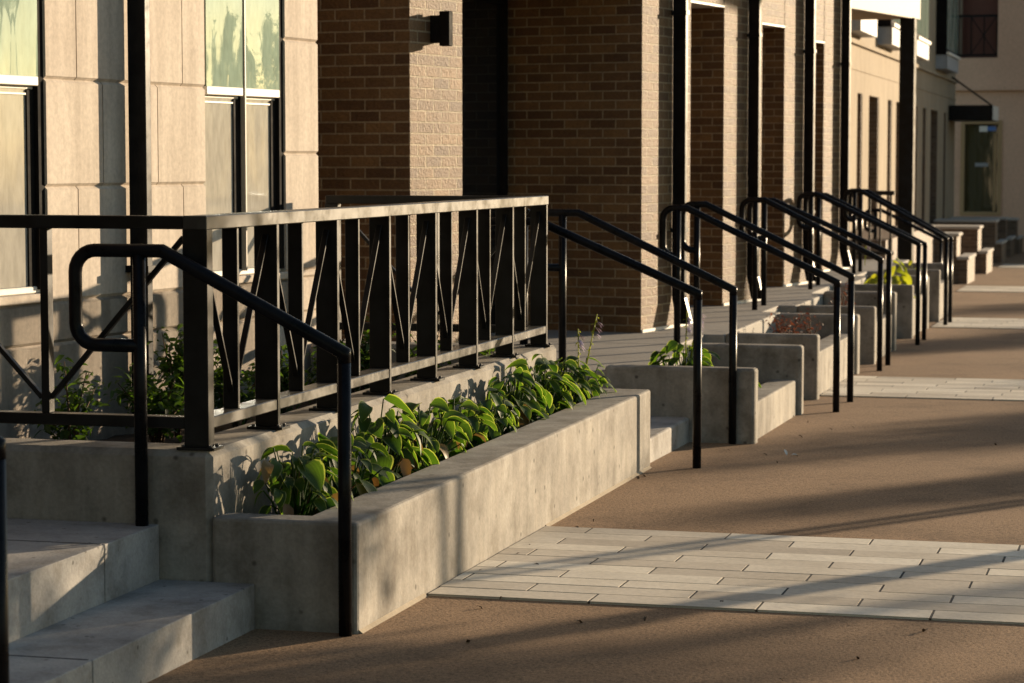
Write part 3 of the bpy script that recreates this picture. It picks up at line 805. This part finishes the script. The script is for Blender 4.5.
hosta((-2.75,11.16,.27), 96, 0.104, 19, 'dense hosta beside the far end of the terrace wall', HG, .06, dome=(.16,.25,.29))
hosta((-2.70,11.40,.27), 65, 0.095, 20, 'hosta with lilac flower stalk at the far corner of the long planter', HG, .08, 2, stalk_h=.43, dome=(.17,.18,.24))
hosta((-2.54,13.30,.15), 110, .10, 21, 'hosta with tall lilac flower stalks behind the short planter wall', 'hostas in the short planter', .04, 4, stalk_h=.50, dome=(.22,.17,.31))
hosta((-2.42,14.1,.09), 30, .10, 22, 'small hosta in the short planter, peeking over its low front wall', 'hostas in the short planter', .04, dome=(.16,.2,.12))

def shrub(loc, h_, r_, n, seed, label, mat, ls=.05, group=None, name='leafy_shrub', stems=6, narrow=.6):
    rnd = random.Random(seed)
    s = empty(name, loc, 0, label, 'shrub', group)
    tw_ = MB(); lm = MB(); lm.recalc = False
    tips = []
    for k in range(stems):
        az = rnd.uniform(0,6.28); rr = r_*rnd.uniform(.2,1); hh = h_*rnd.uniform(.55,1.0)*(1.05-.35*rr/r_)
        e = Vector((math.cos(az)*rr, math.sin(az)*rr, hh)); m_ = Vector((e.x*.35, e.y*.35, hh*.5))
        tw_.tube([(e.x*.08,e.y*.08,-.02), m_, e], .006, 5, True, [.007,.005,.002])
        tips.append((m_, e))
    for k in range(n):
        m_, e = rnd.choice(tips); t = rnd.random()**.6
        p = (m_*.6).lerp(m_, t*2) if t < .5 else m_.lerp(e, t*2-1)
        p = p+Vector((rnd.gauss(0,1), rnd.gauss(0,1), rnd.gauss(0,1)))*r_*.16
        p.z = max(.02, p.z)
        a = rnd.uniform(0,6.28); d = Vector((math.cos(a), math.sin(a), rnd.uniform(-.5,.6)))
        l = ls*rnd.uniform(.6,1.25)
        leaf(lm, p, d, l, l*narrow, rnd.uniform(.2,1.2), rnd, 0, 2, 3, .3, roll=rnd.uniform(-1,1))
    tw_.build('stems', M['twig'], s); lm.build('leaves', M[mat], s)
    return s
SH = [(.30,-2.77,.34,.15,150,'thin shrub against the limestone under the left window'),
      (.38,-2.23,.33,.20,260,'bushy shrub left of the downspout on the terrace'),
      (.30,-1.93,.52,.17,260,'tallest terrace shrub, growing in front of the downspout'),
      (.40,-1.56,.36,.20,280,'round dark shrub just right of the downspout'),
      (.40,-1.14,.30,.17,220,'shrub behind the first bay of the guard railing'),
      (.42,-0.75,.34,.19,240,'shrub below the right hand window behind the railing'),
      (.42,-0.36,.36,.19,240,'shrub at the end of the limestone wall behind the railing'),
      (.75,-0.32,.34,.20,220,'shrub in the terrace corner in front of the dark brick'),
      (1.15,-0.50,.32,.18,200,'shrub nearest the far end of the guard railing')]
for i, (x, y, hh, rr, n, lab) in enumerate(SH):
    shrub((*wx(B0, x, y), .28), hh+(.09 if hh < .45 else .10), rr, int(n*2.0), 40+i, lab, 'shrub', .052, 'shrubs on the terrace')
shrub((-2.50,16.8,.10), .46, .24, 420, 60, 'bright red leaved shrub inside a concrete planter', 'red_leaf', .035, 'red leaved shrubs')
shrub((-2.40,17.5,.10), .36, .12, 110, 61, 'small dull red sprig beside the bright red shrub', 'red_leaf', .03, 'red leaved shrubs')
shrub((-2.50,20.0,.10), .44, .18, 200, 62, 'sparse rust coloured shrub in a farther concrete planter', 'red_leaf', .035, 'red leaved shrubs')
hosta((-2.42,23.2,.12), 46, .15, 63, 'plant with big yellow green leaves rising behind the far handrails', 'yellow green far plants', 0, 1, [M['yellow_leaf'], M['hosta']], .8, .3, dome=(.2,.2,.38))
hosta((-2.62,22.95,.12), 14, .12, 64, 'low pale green plant under the big yellow green leaves', 'yellow green far plants', 0, 0, [M['yellow_leaf'], M['hosta']])
hosta((-2.95,25.6,.33), 14, .13, 65, 'yellow green potted looking plant on the far porch edge', 'yellow green far plants', 0, 1, [M['yellow_leaf'], M['hosta']], 1, .3)
hosta((-2.5,26.2,.12), 16, .15, 66, 'green plant in the farthest concrete planter', 'yellow green far plants', 0, 0, [M['yellow_leaf'], M['hosta']])

# fallen petal on the pavement
mb = MB(); mb.recalc = False
leaf(mb, (-1.808,12.45,gz(12.45)+.004), (1,.3,.45), .055, .034, 1.2, random.Random(1), 0, 3, 4, .5)
leaf(mb, (-1.828,12.44,gz(12.45)+.004), (-.2,.3,.6), .045, .022, .8, random.Random(2), 0, 3, 4, .5)
tag(mb.build('petal', M['petal']), 'small white petal lying on the brown pavement', 'petal')

rl = random.Random(77)
for i in range(26):
    y = rl.uniform(7.6, 16) if i < 18 else rl.uniform(5.2, 8)
    x = (-2.40+abs(rl.gauss(0,.12)) if y < 11.7 else -2.05+abs(rl.gauss(0,.2))) if i < 15 else rl.uniform(-2.3,-.4)
    if y < 7.1: x = max(x, -2.3)
    mb = MB(); mb.recalc = False
    a = rl.uniform(0,6.28); l = rl.uniform(.018,.042)
    leaf(mb, (0,0,.004), (math.cos(a), math.sin(a), rl.uniform(.1,.5)), l, l*rl.uniform(.35,.6), 1.6, rl, 0, 2, 4, .5)
    o = mb.build('fallen_leaf', M['litter']); o.location = (x, y, gz(y)+.006)
    tag(o, 'tiny dry brown leaf scrap lying on the pavement', 'leaf', 'leaf scraps on the pavement')

# ------------------------------------------------------------------ trees and hedge along the street (beyond the right edge): they cast the long shade
def tree(loc, h_, cr, seed, label, nclump=60, per=26, ls=.22, clear=.35, group='street trees', stems=0):
    rnd = random.Random(seed)
    t = empty('street_tree', loc, 0, label, 'tree', group)
    tk = MB(); top = Vector((rnd.uniform(-.2,.2), rnd.uniform(-.2,.2), h_*.62))
    tk.tube([(0,0,-.3),(0,0,h_*.25),top*.7+Vector((0,0,h_*.1)),top], .1, 10, True, [.12,.085,.06,.035] if not stems else [.05,.04,.03,.02])
    for k in range(9):
        z = h_*rnd.uniform(clear, .62); a = rnd.uniform(0,6.28); l = cr*rnd.uniform(.5,.95)
        tk.tube([(0,0,z),(math.cos(a)*l*.5, math.sin(a)*l*.5, z+l*.35),(math.cos(a)*l, math.sin(a)*l, z+l*.6)], .03, 6, True, [.045,.03,.012])
    for k in range(stems):
        a = k*2.1+rnd.uniform(0,1); e = Vector((math.cos(a)*cr*.55, math.sin(a)*cr*.55, h_*.66))
        tk.tube([(math.cos(a)*.08, math.sin(a)*.08, -.2), e*.5+Vector((0,0,h_*.06)), e], .03, 8, True, [.04,.028,.014])
    tk.build('trunk', M['bark'], t)
    lm = MB(); lm.recalc = False
    for k in range(nclump):
        u = Vector((rnd.gauss(0,1), rnd.gauss(0,1), rnd.gauss(0,1))).normalized()*rnd.uniform(.35,1.0)**.6
        c = Vector((u.x*cr, u.y*cr, h_*(clear+1)/2+u.z*h_*(1-clear)/2))
        for i in range(per):
            p = c+Vector((rnd.gauss(0,1), rnd.gauss(0,1), rnd.gauss(0,1)))*cr*.16
            a = rnd.uniform(0,6.28); d = Vector((math.cos(a), math.sin(a), rnd.uniform(-.7,.5))).normalized(); s = d.cross(Vector((rnd.uniform(-1,1), rnd.uniform(-1,1), 1))).normalized()
            l = ls*rnd.uniform(.6,1.3)
            q = [p, p+d*l*.5+s*l*.28, p+d*l, p+d*l*.5-s*l*.28]
            lm.face([lm.bm.verts.new(x) for x in q], [(0,0),(1,.5),(0,1),(-1,.5)], 0)
    lm.build('crown', M['tree_leaf'], t)
    return t

TR = [(12.2,19.5,6.6,1.7,80,.50,'tall street tree across the road, nearest to the camera'),(12.0,22.2,6.4,1.4,80,.62,'tall full street tree across the road, second along the row'),
      (12.1,24.6,6.0,1.1,80,.66,'tall street tree across the road, third along the row'),(12.0,26.3,5.0,.85,60,.77,'medium street tree across the road beside the short ones'),
      (12.1,29.5,3.8,.62,80,.24,'short round street tree across the road, fifth along the row'),(12.0,32.3,3.8,1.05,150,.24,'short street tree across the road, sixth along the row'),
      (12.2,36.0,3.7,.8,45,.24,'thinnest street tree across the road'),(12.0,41.4,4.0,1.1,110,.24,'street tree across the road opposite the last handrails'),
      (12.1,47.6,3.9,1.1,110,.24,'street tree across the road opposite the garden walls')]
for i, (x, y, hh, cr, nc, cl, lab) in enumerate(TR): tree((x, y, -.1), hh, cr, 80+i, lab, nc, 60, .16, cl)
lp = empty('street_lamp', (3.0,28.4,gz(28)), label='slim black street lamp on the kerb opposite the last handrails', cat='street lamp')
mb = MB(); mb.tube([(3.0,28.4,-.3),(3.0,28.4,.6),(3.0,28.4,4.4)], .05, 12, True, [.075,.055,.04]); rel(mb.build('pole', M['black']), lp)
mb = MB(); mb.tube([(3.0,28.4,4.4),(3.0,28.4,4.5),(3.0,28.4,4.62),(3.0,28.4,4.7)], .2, 14, True, [.06,.24,.2,.03]); rel(mb.build('lamp_head', M['black']), lp)
tree((3.1,14.4,-.05), 5.2, 1.15, 90, 'young kerbside street tree nearest to the terrace', 85, 45, .14, .30)
tree((3.2,16.3,-.08), 6.6, 1.0, 91, 'slender many stemmed kerbside tree with a high crown', 40, 40, .13, .56, stems=1)
tree((2.0,-5.5,-.0), 10.5, 3.4, 95, 'tall added tree on the kerb behind the viewpoint, screening the sky', 130, 60, .28, .30)  # this and the next two trees are added unseen to block sky light
tree((8.5,-9.5,-.1), 11.5, 4.0, 96, 'tallest added tree, across the road behind the viewpoint, screening the sky', 130, 60, .30, .22)
tree((-3.2,-9.0,-.0), 9.5, 3.2, 97, 'added tree close to the house fronts behind the viewpoint, screening the sky', 120, 60, .28, .22)

# ------------------------------------------------------------------ light, world, camera
SUN_AZ, SUN_EL = 35.0, 8.8       # azimuth from +Y towards +X
w = bpy.data.worlds.new('World'); scn.world = w; w.use_nodes = True
nt = w.node_tree; bg = nt.nodes['Background']
sky = nt.nodes.new('ShaderNodeTexSky'); sky.sky_type = 'NISHITA'; sky.sun_disc = False
sky.sun_elevation = R(SUN_EL); sky.sun_rotation = R(SUN_AZ)
sky.air_density = 1.0; sky.dust_density = .3; sky.ozone_density = 1.0; sky.altitude = 100
nt.links.new(sky.outputs[0], bg.inputs[0]); bg.inputs[1].default_value = .098
sun = bpy.data.lights.new('sun', 'SUN'); sun.energy = 5.0; sun.angle = R(.5); sun.color = (1.0,.785,.53)
so = bpy.data.objects.new('sun', sun); col.objects.link(so)
sd = Vector((math.sin(R(SUN_AZ))*math.cos(R(SUN_EL)), math.cos(R(SUN_AZ))*math.cos(R(SUN_EL)), math.sin(R(SUN_EL))))
so.rotation_euler = (-sd).to_track_quat('-Z', 'Y').to_euler()
so.location = (10,20,12)

cam = bpy.data.cameras.new('camera'); co = bpy.data.objects.new('camera', cam); col.objects.link(co)
cam.lens = 84.375; cam.sensor_width = 36; cam.clip_end = 2000; cam.clip_start = .1
r3 = Vector((.966217698560936,-.019435129858133133,-.25699345266952905)); d3 = Vector((.25772729577522047,.07286215604860205,.9634665262625065)); u3 = Vector((0,.9971526372343136,-.07540966819084496))
mx = Matrix(((r3[0],r3[1],-r3[2]),(d3[0],d3[1],-d3[2]),(u3[0],u3[1],-u3[2])))
co.matrix_world = Matrix.Translation((0,0,1.5)) @ mx.to_4x4()
cam.dof.use_dof = True; cam.dof.focus_distance = 9.3; cam.dof.aperture_fstop = 6.3
scn.camera = co
scn.view_settings.view_transform = 'Standard'; scn.view_settings.look = 'None'
scn.view_settings.exposure = .86; scn.view_settings.gamma = 1
scn.cycles.diffuse_bounces = 2
